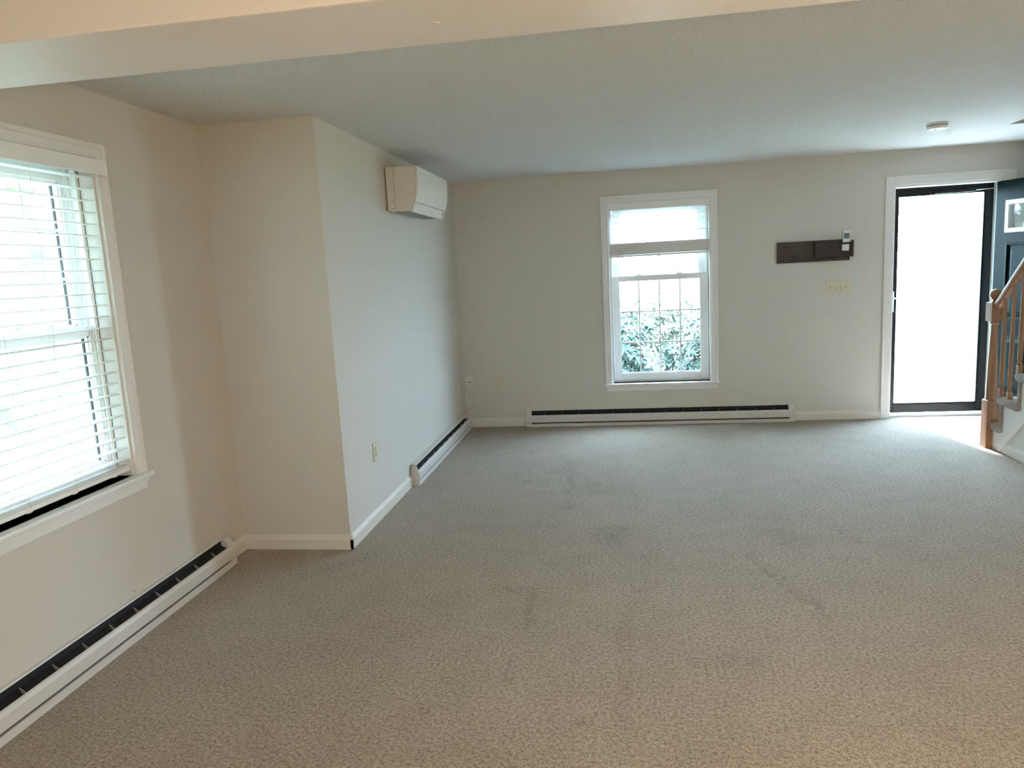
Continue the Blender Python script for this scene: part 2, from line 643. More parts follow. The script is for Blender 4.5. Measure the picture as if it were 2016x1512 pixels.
# ------------------------------------------------------------------ windows
def window(name, fn, W, zm, label, dark_side=None, sl=.050, su=.058):
    u0, u1, z0, z1 = W
    root = empty(name, fn((u0 + u1) / 2, z0, 0))
    struct(root, label)
    cw, ct = .062, .019

    def piece(nm, m, *boxes, bevel=.003, par=root):
        mb = MB()
        for b in boxes:
            fbox(mb, fn, *b)
        return mb.build(nm, M[m], par, bevel=bevel)
    zb = z0
    # moulded casing with mitred corners
    prof = [(0, 0), (0, -.0145), (.003, -.0165), (.009, -.0165), (.011, -.0125), (.040, -.0135), (.043, -.0190), (cw, -.0190), (cw, 0)]
    MB().prism(prof, 0, 1, lambda p, q, s_: fn(u0 - p, z1 + p if s_ else zb, q)).build('casing', M['trim'], root)
    MB().prism(prof, 0, 1, lambda p, q, s_: fn(u1 + p, z1 + p if s_ else zb, q)).build('casing', M['trim'], root)
    MB().prism(prof, 0, 1, lambda p, q, s_: fn(u1 + p if s_ else u0 - p, z1 + p, q)).build('casing', M['trim'], root)
    piece('stool', 'trim', (u0 - cw - .014, u1 + cw + .014, z0 - .022, z0, -.045, .002), (u0, u1, z0 - .022, z0, 0, .085), bevel=.006)
    ap = MB()
    ap.prism([(u0 - cw, z0 - .022), (u1 + cw, z0 - .022), (u1 + cw - .012, z0 - .072), (u0 - cw + .012, z0 - .072)], -.020, 0, lambda p, q, s: fn(p, q, s))
    ap.prism([(u0 - cw, z0 - .022), (u1 + cw, z0 - .022), (u1 + cw - .004, z0 - .040), (u0 - cw + .004, z0 - .040)], -.026, -.019, lambda p, q, s: fn(p, q, s))
    ap.build('apron', M['trim'], root, bevel=.002)
    # jambs and the vinyl frame
    j = .012
    for a in (u0, u1 - j):
        piece('jamb', 'trim', (a, a + j, z0, z1, 0, TH), bevel=.001)
    piece('jamb', 'trim', (u0 + j, u1 - j, z1 - j, z1, 0, TH), bevel=.001)
    piece('sill', 'vinyl', (u0 + j, u1 - j, z0, z0 + .018, .085, TH + .03), bevel=.002)
    fw = .024
    for a in (u0 + j, u1 - j - fw):
        piece('frame', 'vinyl', (a, a + fw, z0 + .018, z1 - j, .066, .074), (a, a + fw, z0 + .018, z1 - j, .105, .112), (a, a + fw, z0 + .018, z1 - j, .150, .160),
              (a + (0 if a < (u0 + u1) / 2 else fw - .006), a + (.006 if a < (u0 + u1) / 2 else fw), z0 + .018, z1 - j, .066, .160), bevel=.001)
    piece('frame', 'vinyl', (u0 + j + fw, u1 - j - fw, z1 - j - fw, z1 - j, .066, .160), bevel=.002)

    def sash(nm, a, b, c, e, st, rb, rt, d0, d1):
        s = MB()
        for q in ((a, a + st, c, e), (b - st, b, c, e), (a + st, b - st, c, c + rb), (a + st, b - st, e - rt, e)):
            fbox(s, fn, *q, d0, d1)
        o = s.build(nm, M['vinyl'], root, bevel=.004)
        g0, g1, h0, h1 = a + st, b - st, c + rb, e - rt
        # bead round the pane
        bd = MB()
        for q in ((g0, g0 + .008, h0, h1), (g1 - .008, g1, h0, h1), (g0, g1, h0, h0 + .008), (g0, g1, h1 - .008, h1)):
            fbox(bd, fn, *q, d0 + .006, d1 - .006)
        bd.build('glazing_bead', M['vinyl'], o, bevel=.001)
        dm = (d0 + d1) / 2
        nv, nh = 4, 3
        vv = None
        for k in range(1, nv):
            u = g0 + (g1 - g0) * k / nv
            m_ = MB()
            fbox(m_, fn, u - .0065, u + .0065, h0, h1, dm - .004, dm + .004)
            m_.build('muntin', M['vinyl'], o, bevel=.001)
        for k in range(1, nh):
            z = h0 + (h1 - h0) * k / nh
            m_ = MB()
            fbox(m_, fn, g0, g1, z - .0065, z + .0065, dm - .0042, dm + .0042)
            m_.build('muntin', M['vinyl'], o, bevel=.001)
        p = MB()
        fbox(p, fn, g0, g1, h0, h1, dm + .006, dm + .009)
        p.build('pane', M['glass'], o)
        if dark_side is not None:
            for q0 in (g0, g1 - .013):
                gk = MB()
                fbox(gk, fn, q0, q0 + .013, h0, h1, d1 - .005, d1 + .004)
                gk.build('edge_strip', M['dark'], o)  # dark strip along both side edges of the pane
        return o
    a, b = u0 + j + .022, u1 - j - .022
    lo = sash('lower_sash', a, b, z0 + .020, zm + .045, sl, .062, .045, .075, .103)
    up = sash('upper_sash', a + .004, b - .004, zm, z1 - j - .020, su, .045, .062, .114, .148)
    for k in (.28, .72):
        l = MB()
        fbox(l, fn, a + (b - a) * k - .028, a + (b - a) * k + .028, zm + .045, zm + .056, .080, .100)
        l.build('sash_lock', M['vinyl'], lo, bevel=.003)
    return root


window('window_2', FB, W2, 1.360, 'white double-hung sash window with a four by three grid in the back wall')
window('fill_window', FR, W3, 1.600, 'unseen white sash window added behind the viewer to light the beam')  # added out of view as a daylight source for the beam's near face
window('window_1', FL, W1, 1.330, 'white double-hung sash window in the left wall, cut by the picture edge', dark_side=1, sl=.034, su=.034)


# ------------------------------------------------------------------ blinds
def slat_poly():
    n = 6
    top = [((k / n - .5) * .050, .0030 * (1 - (2 * k / n - 1) ** 2)) for k in range(n + 1)]
    return top + [(p, q - .0026) for p, q in reversed(top)]


def blind(fn, u0, u1, zt, zb, n_open, pitch, n_stack, d_c, val, label, cords, droop=0.0):
    root = empty('window_blind', fn((u0 + u1) / 2, zt, d_c))
    tag(root, label, 'blind', 'white horizontal slat blinds')
    va, vb, vz0, vz1, vd0, vd1 = val
    v = MB()
    fbox(v, fn, va, vb, vz0, vz1, vd0, vd1)
    if vd0 < -.01:
        for a in (va, vb - .008):
            fbox(v, fn, a, a + .008, vz0, vz1, vd1 - .002, -.001)
    v.build('valance', M['slat'], root, bevel=.003)
    h = MB()
    fbox(h, fn, u0, u1, zt, zt + .038, d_c - .026, d_c + .026)
    h.build('headrail', M['slat'], root, bevel=.002)
    sl = slat_poly()
    first = None
    zs = [zt - .030 - k * pitch for k in range(n_open)]
    z_st = zb + .020
    st = [z_st + .0036 * (k + .5) for k in range(n_stack)]
    a0 = fn(0, 0, d_c)
    for k, z in enumerate(zs + st):
        if first is None:
            first = MB().prism(sl, u0, u1, lambda p, q, s: fn(s, z + q, d_c + p)).build('slat', M['slat'], root)
            zf = z
        else:
            s = twin(first, (0, 0, z - zf))
            if k >= len(zs):
                s.rotation_euler = (random.uniform(-.0015, .0015), random.uniform(-.0015, .0015), 0)
                s.location += Vector((random.uniform(-.001, .001), random.uniform(-.001, .001), 0))
    b = MB()
    fbox(b, fn, u0, u1, zb, zb + .018, d_c - .026, d_c + .026)
    br = b.build('bottom_rail', M['slat'], root, bevel=.004)
    for k in cords:
        u = u0 + (u1 - u0) * k
        for dd in (-.0275, .0275):
            MB().tube([fn(u, zt, d_c + dd), fn(u, zb + .01, d_c + dd)], .0011, 5).build('ladder_cord', M['cord'], root)
        MB().tube([fn(u + .006, zt, d_c), fn(u + .006, zb + .01, d_c)], .0009, 5).build('lift_cord', M['cord'], root)
        bt = MB()
        fbox(bt, fn, u - .012, u + .012, zb - .006, zb + .001, d_c - .02, d_c + .02)
        bt.build('cord_button', M['white_pl'], br, bevel=.002)
    return root


b2 = blind(FB, -.090, .812, 2.030, 1.580, 7, .0495, 30, .036, (-.090, .812, 2.006, 2.070, -.004, .008),
           'white slat blind pulled half way up in the back wall window', (.12, .5, .88))
MB().tube([FB(.0, 2.03, .004), FB(.004, 1.7, -.002), FB(.012, 1.365, -.002)], .0022, 6).build('pull_cord', M['cord'], b2)
b1 = blind(FL, 2.000, 2.898, 2.030, .715, 26, .0492, 2, .036, (1.955, 2.938, 2.003, 2.066, -.045, -.033),
           'white slat blind fully lowered in the left window', (.1, .37, .63, .9))


# ------------------------------------------------------------------ baseboard heaters
def heater(fn, s0, s1, label, e0=.052, e1=.052, lip=.014):
    """fn(n off the wall, z, s along it) -> world"""
    root = empty('baseboard_heater', fn(.03, 0, (s0 + s1) / 2))
    tag(root, label, 'heater', 'electric baseboard heaters')
    g = .002
    back = [(g, .010), (g, .158), (lip, .156), (lip + .002, .150), (lip - .003, .150), (.006, .153), (.006, .010)]
    MB().prism(back, s0, s1, fn).build('back_plate', M['heater'], root)
    front = [(.052, .112), (.060, .108), (.068, .094), (.068, .046), (.060, .040), (.058, .040), (.064, .048), (.064, .092), (.056, .104), (.050, .108)]
    MB().prism(front, s0 + .004, s1 - .004, fn).build('front_cover', M['heater'], root)
    MB().prism([(.048, 0), (.066, 0), (.066, .022), (.058, .028), (.048, .028)], s0 + e0, s1 - e1, fn).build('bottom_rail', M['heater'], root)
    dark = [(.006, .030), (.046, .030), (.046, .102), (.030, .108), (.006, .120)]
    MB().prism([(.0062, .118), (.0085, .118), (.0085, .1495), (.0062, .1495)], s0 + e0 * .5, s1 - e1 * .5, fn).build('gap_shade_strip', M['fin'], root)  # near-black strip, its colour stands in for the shade in the gap
    MB().prism(dark, s0 + e0 * .5, s1 - e1 * .5, fn).build('heating_element', M['fin'], root)
    for (a, b) in ((s0, s0 + e0), (s1 - e1, s1)):
        cap = [(g, 0), (.062, 0), (.062, .040), (.0675, .046), (.0675, .094), (.0595, .108), (max(lip, .026), .150), (max(lip, .026) - .002, .1545), (g, .158)]
        MB().prism(cap, a, b, fn).build('end_cap', M['heater'], root, bevel=.001)
    n = max(3, int((s1 - s0 - .2) / .155))
    t0 = None
    for k in range(n):
        s = s0 + .1 + (s1 - s0 - .2) * (k + .5) / n
        if t0 is None:
            t0 = MB().prism([(.034, .106), (.050, .104), (.050, .110), (lip + .012, .128), (lip + .008, .128)], s, s + .0022, fn).build('bracket', M['tab'], root)
            p0 = Vector(fn(0, 0, s))
        else:
            twin(t0, Vector(fn(0, 0, s)) - p0)
    return root


heater(lambda n, z, s: (s, D - n, z), -.948, 1.553, 'long off-white baseboard heater under the back window')
heater(lambda n, z, s: (XA + n, s, z), 4.972, 6.858, 'off-white baseboard heater on the bump-out side wall below the air conditioner', e0=.012, lip=.044)
heater(lambda n, z, s: (XB + n, s, z), 1.0, 3.556, 'off-white baseboard heater under the left window, nearest the viewer')

# ------------------------------------------------------------------ air conditioner on the far left wall
ay0, ay1 = 4.892, 5.745
acr = empty('air_conditioner', (XA + .11, (ay0 + ay1) / 2, 1.938))
tag(acr, 'white wall-mounted split air conditioner high on the bump-out side wall', 'air conditioner')
fa = lambda n, z, s: (XA + n, s, z)
body = [(.010, 1.953), (.010, 2.244), (.216, 2.238), (.220, 2.16), (.212, 2.077), (.190, 2.001), (.168, 1.945)]
MB().prism(body, ay0 + .002, ay1 - .002, fa).build('body', M['ac_side'], acr, bevel=.003)
MB().prism([(.0015, 1.960), (.0015, 2.238), (.0095, 2.238), (.0095, 1.960)], ay0 + .01, ay1 - .01, fa).build('mounting_plate', M['grey'], acr)
fp = [(.2170, 2.240), (.231, 2.237), (.2325, 2.20), (.2330, 2.16), (.2310, 2.115), (.2260, 2.074), (.2170, 2.035), (.2045, 2.0035), (.193, 2.0035), (.213, 2.077), (.221, 2.16)]
MB().prism(fp, ay0, ay1, fa).build('front_panel', M['ac'], acr, bevel=.002)
lp = [(.2025, 1.999), (.192, 1.968), (.180, 1.939), (.168, 1.939), (.191, 1.999)]
MB().prism(lp, ay0, ay1 - .085, fa).build('outlet_flap', M['ac'], acr, bevel=.002)
ip = MB().prism(lp, ay1 - .083, ay1, fa).build('indicator_panel', M['ac'], acr, bevel=.002)
MB().prism([(.1945, 1.968), (.1985, 1.9825), (.1965, 1.9835), (.1925, 1.969)], ay1 - .065, ay1 - .02, fa).build('display', M['grey'], ip)
MB().box(XA + .172, XA + .180, ay1 - .105, ay1 - .099, 1.916, 1.945).build('cord_tag', M['white_pl'], acr)
MB().box(XA + .06, XA + .150, ay0 + .03, ay1 - .1, 1.942, 1.950).build('air_outlet', M['grey'], acr)
MB().box(XA + .0625, XA + .0645, ay0 + .0005, ay0 + .003, 1.955, 2.240).build('side_seam', M['grey'], acr)
for z in (2.016, 1.968):
    MB().prism([(.040, z), (.046, z + .004), (.050, z), (.044, z - .004)], ay0 - .001, ay0 + .003, fa).build('screw', M['grey'], acr)


# ------------------------------------------------------------------ outlets, plates, switches
def plate_mb(fn, u, z, w, h):
    return MB().prism([(u - w / 2, z - h / 2), (u + w / 2, z - h / 2), (u + w / 2, z + h / 2), (u - w / 2, z + h / 2)], -.006, 0, lambda p, q, s: fn(p, q, s))


def outlet(fn, u, z, label):
    root = empty('wall_outlet', fn(u, z - .06, 0))
    tag(root, label, 'outlet', 'duplex wall outlets')
    plate_mb(fn, u, z, .073, .118).build('cover_plate', M['ivory'], root, bevel=.003)
    for s in (-1, 1):
        zz = z + s * .0195
        pts = [(u + .0165 * math.cos(t), zz + max(-.0135, min(.0135, .0165 * math.sin(t)))) for t in [2 * math.pi * k / 20 for k in range(20)]]
        r = MB().prism(pts, -.0085, -.005, lambda p, q, s_: fn(p, q, s_)).build('socket', M['ivory'], root)
        h = MB()
        fbox(h, fn, u - .0075, u - .0050, zz - .001, zz + .009, -.0092, -.008)
        h.build('slot', M['dark'], r)
        h = MB()
        fbox(h, fn, u + .0045, u + .0070, zz - .001, zz + .008, -.0092, -.008)
        h.build('slot', M['dark'], r)
        h = MB()
        fbox(h, fn, u - .0025, u + .0025, zz - .0095, zz - .0050, -.0092, -.008)
        h.build('slot', M['dark'], r)
    h = MB()
    fbox(h, fn, u - .003, u + .003, z - .003, z + .003, -.0075, -.005)
    h.build('screw', M['tab'], root)


outlet(FB, -1.195, .435, 'ivory duplex outlet low on the back wall, left of the heater')
outlet(FA, 4.268, .437, 'ivory duplex outlet low on the bump-out side wall near its corner')
cp = empty('cable_plate', FB(-1.497, .395, 0))
tag(cp, 'off-white blank plate with a centre cable jack in the far corner', 'wall plate')
plate_mb(FB, -1.497, .450, .068, .114).build('cover_plate', M['base'], cp, bevel=.003)
MB().lathe([(.007, -.004), (.007, -.001), (.0045, -.001), (.0045, .003)], FB(-1.497, .450, -.009), 12, 'y').build('cable_jack', M['dark'], cp)
for s in (-.042, .042):
    MB().lathe([(.003, 0), (.003, .0018)], FB(-1.497, .450 + s, -.0075), 10, 'y').build('screw', M['tab'], cp)
pl = empty('wall_plate', FA(6.648, .36, 0))
tag(pl, 'small off-white plate on the bump-out side wall next to the far corner', 'wall plate')
plate_mb(FA, 6.648, .419, .070, .114).build('cover_plate', M['base'], pl, bevel=.003)
o_ = MB()
fbox(o_, FA, 6.643, 6.653, .414, .424, -.008, -.005)
o_.build('jack', M['white_pl'], pl)

sw_ = empty('light_switch', FB(1.926, 1.146, 0))
tag(sw_, 'ivory four-gang toggle switch plate beside the entrance', 'light switch')
plate_mb(FB, 1.926, 1.208, .212, .118).build('cover_plate', M['ivory'], sw_, bevel=.004)
for k in range(4):
    u = 1.926 + (k - 1.5) * .046
    c_ = MB()
    fbox(c_, FB, u - .005, u + .005, 1.208 - .012, 1.208 + .012, -.0068, -.005)
    fr = c_.build('switch_slot', M['grey'], sw_)
    up = 1 if k in (1, 2) else -1
    t = MB().prism([(-.005, 1.208 - .006), (-.017, 1.208 + up * .010 - .003), (-.017, 1.208 + up * .010 + .003), (-.005, 1.208 + .006)], u - .004, u + .004,
                   lambda p, q, s: (s, D + p, q))
    t.build('toggle', M['ivory'], sw_, bevel=.001)
    for zz in (.030, -.030):
        MB().lathe([(.0028, 0), (.0028, .0012)], FB(u, 1.208 + zz, -.0068), 10, 'y').build('screw', M['tab'], sw_)

# ------------------------------------------------------------------ key rack with remote
kr = empty('key_rack', FB(1.706, 1.446, 0))
tag(kr, 'dark stained wooden key rack with a letter pocket on the back wall', 'key rack')
MB().box(1.397, 2.017, D - .018, D - .001, 1.446, 1.632).build('board', M['walnut'], kr, bevel=.003)
fr = [(-.018, 1.478), (-.056, 1.482), (-.060, 1.606), (-.052, 1.606), (-.048, 1.490), (-.018, 1.486)]
pk = MB().prism(fr, 1.722, 2.034, lambda p, q, s: (s, D + p, q)).build('letter_pocket', M['walnut2'], kr, bevel=.002)
for a in (1.714, 2.026):
    MB().box(a, a + .010, D - .062, D - .018, 1.476, 1.620).build('pocket_side', M['walnut'], pk, bevel=.001)
MB().box(1.905, 2.030, D - .074, D - .068, 1.586, 1.604).build('retaining_strip', M['walnut2'], pk, bevel=.001)
for u in (1.450, 1.545, 1.630, 1.740, 1.790, 1.838, 1.912):
    MB().tube([(u, D - .017, 1.474), (u, D - .032, 1.470), (u, D - .040, 1.474), (u, D - .042, 1.484)], .0030, 6).build('hook', M['dark'], kr, smooth=True)
rm = empty('remote_control', FB(1.965, 1.531, -.08))
tag(rm, 'white remote control with grey screen tucked in the key rack pocket', 'remote control')
rm.rotation_euler = (0, math.radians(3.5), 0)
MB().box(-.029, .029, .010, .0245 - .004, 0, .172).build('case', M['white_pl'], rm, bevel=.004, local=True)
MB().box(-.023, .023, .0085, .0105, .105, .152).build('screen', M['lcd'], rm, local=True)
for z in (.030, .052, .085):
    MB().box(-.010, .010, .0085, .0105, z - .004, z + .004).build('button', M['ac'], rm, local=True, bevel=.001)
fob = empty('key_fob', FB(1.545, 1.474, -.042))
tag(fob, 'small dark blue tag hanging from a hook of the key rack', 'key tag')
MB().prism([(-.013, .012), (0, .028), (.013, .012), (.013, -.014), (-.013, -.014)], -.0025, .0025, lambda p, q, s: (p, s - .004, q + .004)).build('tag', M['navy'], fob, local=True)
MB().tube([(.007 * math.cos(t), -.0005 + 0 * t, .033 + .007 * math.sin(t)) for t in [2 * math.pi * k / 12 for k in range(13)]], .001, 5).build('ring', M['metal'], fob, local=True)

# ------------------------------------------------------------------ smoke detector
sd = empty('smoke_detector', (2.20, 5.640, H))
tag(sd, 'round white smoke detector on the ceiling near the entrance', 'smoke detector')
MB().lathe([(.070, 0), (.070, -.008), (.066, -.010)], (2.20, 5.640, H), 32).build('base', M['white_pl'], sd, smooth=True)
MB().lathe([(.063, -.010), (.064, -.026), (.060, -.036), (.050, -.040), (.002, -.041)], (2.20, 5.640, H), 32).build('cover', M['white_pl'], sd, smooth=True)
MB().lathe([(.0645, -.012), (.0655, -.013), (.0655, -.017), (.0645, -.018)], (2.20, 5.640, H), 32).build('vent_band', M['grey'], sd, smooth=True)
MB().lathe([(.010, -.040), (.010, -.043), (.008, -.044)], (2.185, 5.628, H), 16).build('test_button', M['grey'], sd, smooth=True)

# ------------------------------------------------------------------ entrance: casing, storm door, open leaf
dc = empty('trim_1', FB((DR[0] + DR[1]) / 2, 0, 0))
struct(dc, 'white casing and jamb round the entrance')
for (a, b, c, e) in ((DR[0] - .066, DR[0] + .004, 0, DR[3] + .070), (DR[1] - .004, DR[1] + .100, 0, DR[3] + .070), (DR[0] + .004, DR[1] - .004, DR[3] - .004, DR[3] + .070)):
    m_ = MB().box(a, b, D - .014, D, c, e)
    if e - c > 1:
        oa = a if a < 2.5 else b - .018
        m_.box(oa, oa + .018, D - .019, D - .012, c, e)
    else:
        m_.box(a, b, D - .019, D - .012, e - .018, e)
    m_.build('casing', M['trim'], dc, bevel=.003)
MB().box(DR[0], DR[0] + .020, D, D + TH, 0, DR[3]).build('jamb', M['trim'], dc, bevel=.001)
MB().box(DR[1] - .020, DR[1], D, D + TH, 0, DR[3]).build('jamb', M['trim'], dc, bevel=.001)
MB().box(DR[0] + .02, DR[1] - .02, D, D + TH, DR[3] - .020, DR[3]).build('jamb', M['trim'], dc, bevel=.001)
MB().box(DR[0] + .02, DR[1] - .02, D + .05, D + TH + .06, -.05, .016).build('threshold', M['vinyl'], dc, bevel=.004)

st = empty('door_1', FB(2.807, .018, .10))
struct(st, 'black framed full-glass storm door in the entrance')
sa, sb, sz0, sz1 = DR[0] + .022, DR[1] - .022, .030, 2.046
d0, d1 = D + .086, D + .120
MB().box(sa, sa + .048, d0, d1, sz0, sz1).build('stile', M['storm'], st, bevel=.003)
MB().box(sb - .062, sb, d0, d1, sz0, sz1).build('stile', M['storm'], st, bevel=.003)
MB().box(sa + .048, sb - .062, d0, d1, sz1 - .064, sz1).build('top_rail', M['storm'], st, bevel=.003)
br = MB().box(sa + .048, sb - .062, d0, d1, sz0, sz0 + .078).build('bottom_rail', M['storm'], st, bevel=.003)
MB().lathe([(.010, 0), (.010, -.006), (.004, -.007)], (2.84, d0, .078), 12, 'y').build('latch_button', M['dark'], br)
gs = MB()
ga, gb, gz0, gz1 = sa + .048, sb - .062, sz0 + .078, sz1 - .064
for q in ((ga, ga + .012, gz0, gz1), (gb - .012, gb, gz0, gz1), (ga + .012, gb - .012, gz0, gz0 + .012), (ga + .012, gb - .012, gz1 - .012, gz1)):
    gs.box(q[0], q[1], d0 + .006, d1 - .006, q[2], q[3])
gs.build('glazing_bead', M['storm'], st, bevel=.002)
MB().box(ga, gb, D + .101, D + .105, gz0, gz1).build('pane', M['glass'], st)
hp = MB().box(sa + .010, sa + .034, d0 - .012, d0, .96, 1.145).build('handle_plate', M['white_pl'], st, bevel=.004)
MB().tube([(sa + .022, d0 - .010, 1.085), (sa + .022, d0 - .045, 1.085), (sa + .070, d0 - .050, 1.080)], [.007, .007, .006], 8).build('handle', M['white_pl'], hp, smooth=True)
cl = MB().tube([(2.72, d0 - .030, 1.985), (3.06, d0 - .030, 1.990)], .012, 12).build('closer_tube', M['storm'], st, smooth=True)
MB().tube([(3.06, d0 - .030, 1.990), (3.212, d0 - .045, 1.992)], .004, 8).build('closer_rod', M['metal'], cl, smooth=True)
MB().box(2.70, 2.73, d0 - .040, d0, 1.970, 2.000).build('closer_bracket', M['storm'], cl, bevel=.002)

# the open leaf: exterior face seen; local x runs from hinge to free edge
LA = math.radians(108)
leaf = empty('door_2', (DR[1] - .004, D - .004, .022))
struct(leaf, 'dark green panelled entrance door standing open beyond the stair rail')
leaf.rotation_euler = (0, 0, math.atan2(-math.sin(LA), -math.cos(LA)))
lw, lh, lt = .846, 2.020, .044
cols = ((.118, .385), (.461, .728))
rows = ((.22, .72), (.86, 1.50), (1.60, 1.84))
holes = [(a, b, c, e) for a, b in cols for c, e in rows]
# local y: the leaf's thickness, exterior side at -y after the swing
panel([0, lw], [0, lh], holes, -lt, 0, lambda u, v, t: (u, t, v)).build('door_frame', M['green'], leaf, local=True, bevel=.002)
for a, b in cols:
    for c, e in rows:
        if c > 1.55:
            lf = MB()
            for q in ((a - .014, a + .022, c - .014, e + .014), (b - .022, b + .014, c - .014, e + .014), (a + .022, b - .022, c - .014, c + .022), (a + .022, b - .022, e - .022, e + .014)):
                lf.box(q[0], q[1], -lt - .010, .010, q[2], q[3])
            lo_ = lf.build('lite_frame', M['trim'], leaf, local=True, bevel=.004)
            MB().box(a + .020, b - .020, -.026, -.018, c + .020, e - .020).build('lite_pane', M['glass'], leaf, local=True)
        else:
            p = MB()
            for s in (-1, 1):
                y_out = -lt if s < 0 else 0.0
                i1, i2 = .022, .060
                yb_, ym = y_out - s * .014, y_out - s * .004
                A = [(a, yb_, c), (b, yb_, c), (b, yb_, e), (a, yb_, e)]
                B = [(a + i1, yb_, c + i1), (b - i1, yb_, c + i1), (b - i1, yb_, e - i1), (a + i1, yb_, e - i1)]
                G = [(a + i2, ym, c + i2), (b - i2, ym, c + i2), (b - i2, ym, e - i2), (a + i2, ym, e - i2)]
                p.add(A + B + G, [(k, (k + 1) % 4, 4 + (k + 1) % 4, 4 + k) for k in range(4)] + [(4 + k, 4 + (k + 1) % 4, 8 + (k + 1) % 4, 8 + k) for k in range(4)] + [(8, 9, 10, 11)])
            p.build('door_panel', M['green'], leaf, local=True)
            # sticking moulding round the panel
            mo = MB()
            for y_out, s in ((-lt, -1), (0.0, 1)):
                for q in ((a, a + .016, c, e), (b - .016, b, c, e), (a + .016, b - .016, c, c + .016), (a + .016, b - .016, e - .016, e)):
                    mo.box(q[0], q[1], y_out - s * .016, y_out + s * .003, q[2], q[3])
            mo.build('panel_moulding', M['green'], leaf, local=True, bevel=.005)
kn = MB().lathe([(.030, 0), (.030, -.006), (.012, -.010), (.012, -.034), (.026, -.046), (.028, -.060), (.018, -.072), (.002, -.074)], (lw - .065, -lt, .92), 20, 'y')
kn.build('door_knob', M['metal'], leaf, local=True, smooth=True)
for z in (.20, 1.0, 1.80):
    MB().tube([(-.002, .004, z - .045), (-.002, .004, z + .045)], .006, 8).build('hinge', M['metal'], leaf, local=True)

# ------------------------------------------------------------------ stairs at the right, rising towards the viewer
RISE, RUN = .2075, .231
SX = 2.730                     # plane of the stair side
NS = 12
Y0 = 5.925                     # first riser
stairs = empty('staircase', (3.19, 4.6, 0))
struct(stairs, 'carpeted staircase with a white side panel at the right edge')
# under-stair wall and the saw-tooth skirt board on its face
prof = [(Y0, 0)]
for k in range(NS):
    prof += [(Y0 - k * RUN, (k + 1) * RISE - .045), (Y0 - (k + 1) * RUN, (k + 1) * RISE - .045)]
prof += [(Y0 - NS * RUN, 0)]
MB().prism(prof, SX + .012, SX + .10, lambda p, q, s: (s, p, q)).build('side_wall', M['trim'], stairs)
lowline = lambda y: max(0, (Y0 - .19 - y) * RISE / RUN)
sk = [(Y0 - .10, 0)]
for k in range(NS):
    ya = Y0 - k * RUN if k else Y0 - .10
    sk += [(ya, (k + 1) * RISE - .05), (Y0 - (k + 1) * RUN, (k + 1) * RISE - .05)]
yend = Y0 - NS * RUN
sk += [(yend, lowline(yend)), (Y0 - .19, 0)]
MB().prism(sk, SX, SX + .013, lambda p, q, s: (s, p, q)).build('skirt_board', M['trim'], stairs, bevel=.001)
tr = [(0, 0), (.010, .004), (.012, .012), (.008, .022), (0, .026)]
MB().prism([(Y0 - .19 - .004, 0), (yend, lowline(yend) - .002), (yend, lowline(yend) - .034), (Y0 - .19 - .040, 0)], SX - .008, SX + .013, lambda p, q, s: (s, p, q)).build('skirt_moulding', M['trim'], stairs, bevel=.004)
MB().prism(BB, Y0 - .245, yend, lambda n, z, s: (SX + .012 - n, s, z)).build('side_baseboard', M['trim'], stairs)
nosed = []
for k in range(NS):
    zt = (k + 1) * RISE
    ya = Y0 - k * RUN
    # tread with a rounded nosing and a rolled back end, overhanging the side
    def roll(yf):
        p_ = [(yf - .028 + .028 * math.cos(t), zt - .028 + .028 * math.sin(t)) for t in [math.radians(q) for q in (-90, -60, -30, 0, 30, 60, 90)]]
        yc = ya - RUN + .002
        p_ += [(yc - .004, zt)] + [(yc + .031 * math.cos(t), zt - .034 + .031 * math.sin(t)) for t in [math.radians(q) for q in (120, 150, 180, 210, 240, 270, 300)]]
        return p_
    if k == 0:
        t = MB().prism(roll(ya + .030), SX + .062, XR - .002, lambda p, q, s: (s, p, q))
        t.prism(roll(5.806), SX - .030, SX + .0618, lambda p, q, s: (s, p, q))
        t.build('tread', M['carpet_stair'], stairs, bevel=.010, smooth=True)
    else:
        MB().prism(roll(ya + .030), SX - .030, XR - .002, lambda p, q, s: (s, p, q)).build('tread', M['carpet_stair'], stairs, bevel=.010, smooth=True)
    if k:
        MB().box(SX - .018, XR - .002, ya - .022, ya + .004, k * RISE - .010, zt - .040).build('riser', M['carpet_stair'], stairs, bevel=.004)
    else:
        MB().box(SX + .062, XR - .002, ya - .022, ya + .004, 0, zt - .040).build('riser', M['carpet_stair'], stairs, bevel=.004)

rail = empty('stair_railing', (2.735, 5.85, 0))
tag(rail, 'oak stair railing with a turned newel post and slim balusters', 'railing')
nx, ny, hw = 2.727, 5.853, .045
np_ = MB()
np_.box(nx - hw, nx + hw, ny - hw, ny + hw, 0, .355)
np_.add([(nx + sx * a, ny + sy * a, z) for z, a in ((.355, hw), (.365, hw * .9)) for sx, sy in ((-1, -1), (1, -1), (1, 1), (-1, 1))],
        [(0, 1, 5, 4), (1, 2, 6, 5), (2, 3, 7, 6), (3, 0, 4, 7), (4, 5, 6, 7), (3, 2, 1, 0)])
np_.build('newel_base', M['oak'], rail, bevel=.003)
MB().lathe([(.038, .362), (.040, .370), (.035, .384), (.037, .40), (.036, .52), (.032, .68), (.027, .82), (.0235, .915), (.025, .930), (.034, .938), (.034, .948), (.030, .956)],
           (nx, ny, 0), 24).build('newel_shaft', M['oak'], rail, smooth=True)
MB().box(nx - hw, nx + hw, ny - hw, ny + hw, .954, 1.094).build('newel_block', M['oak'], rail, bevel=.003)
ball = [(.030, 1.092), (.032, 1.100), (.020, 1.108), (.020, 1.114)]
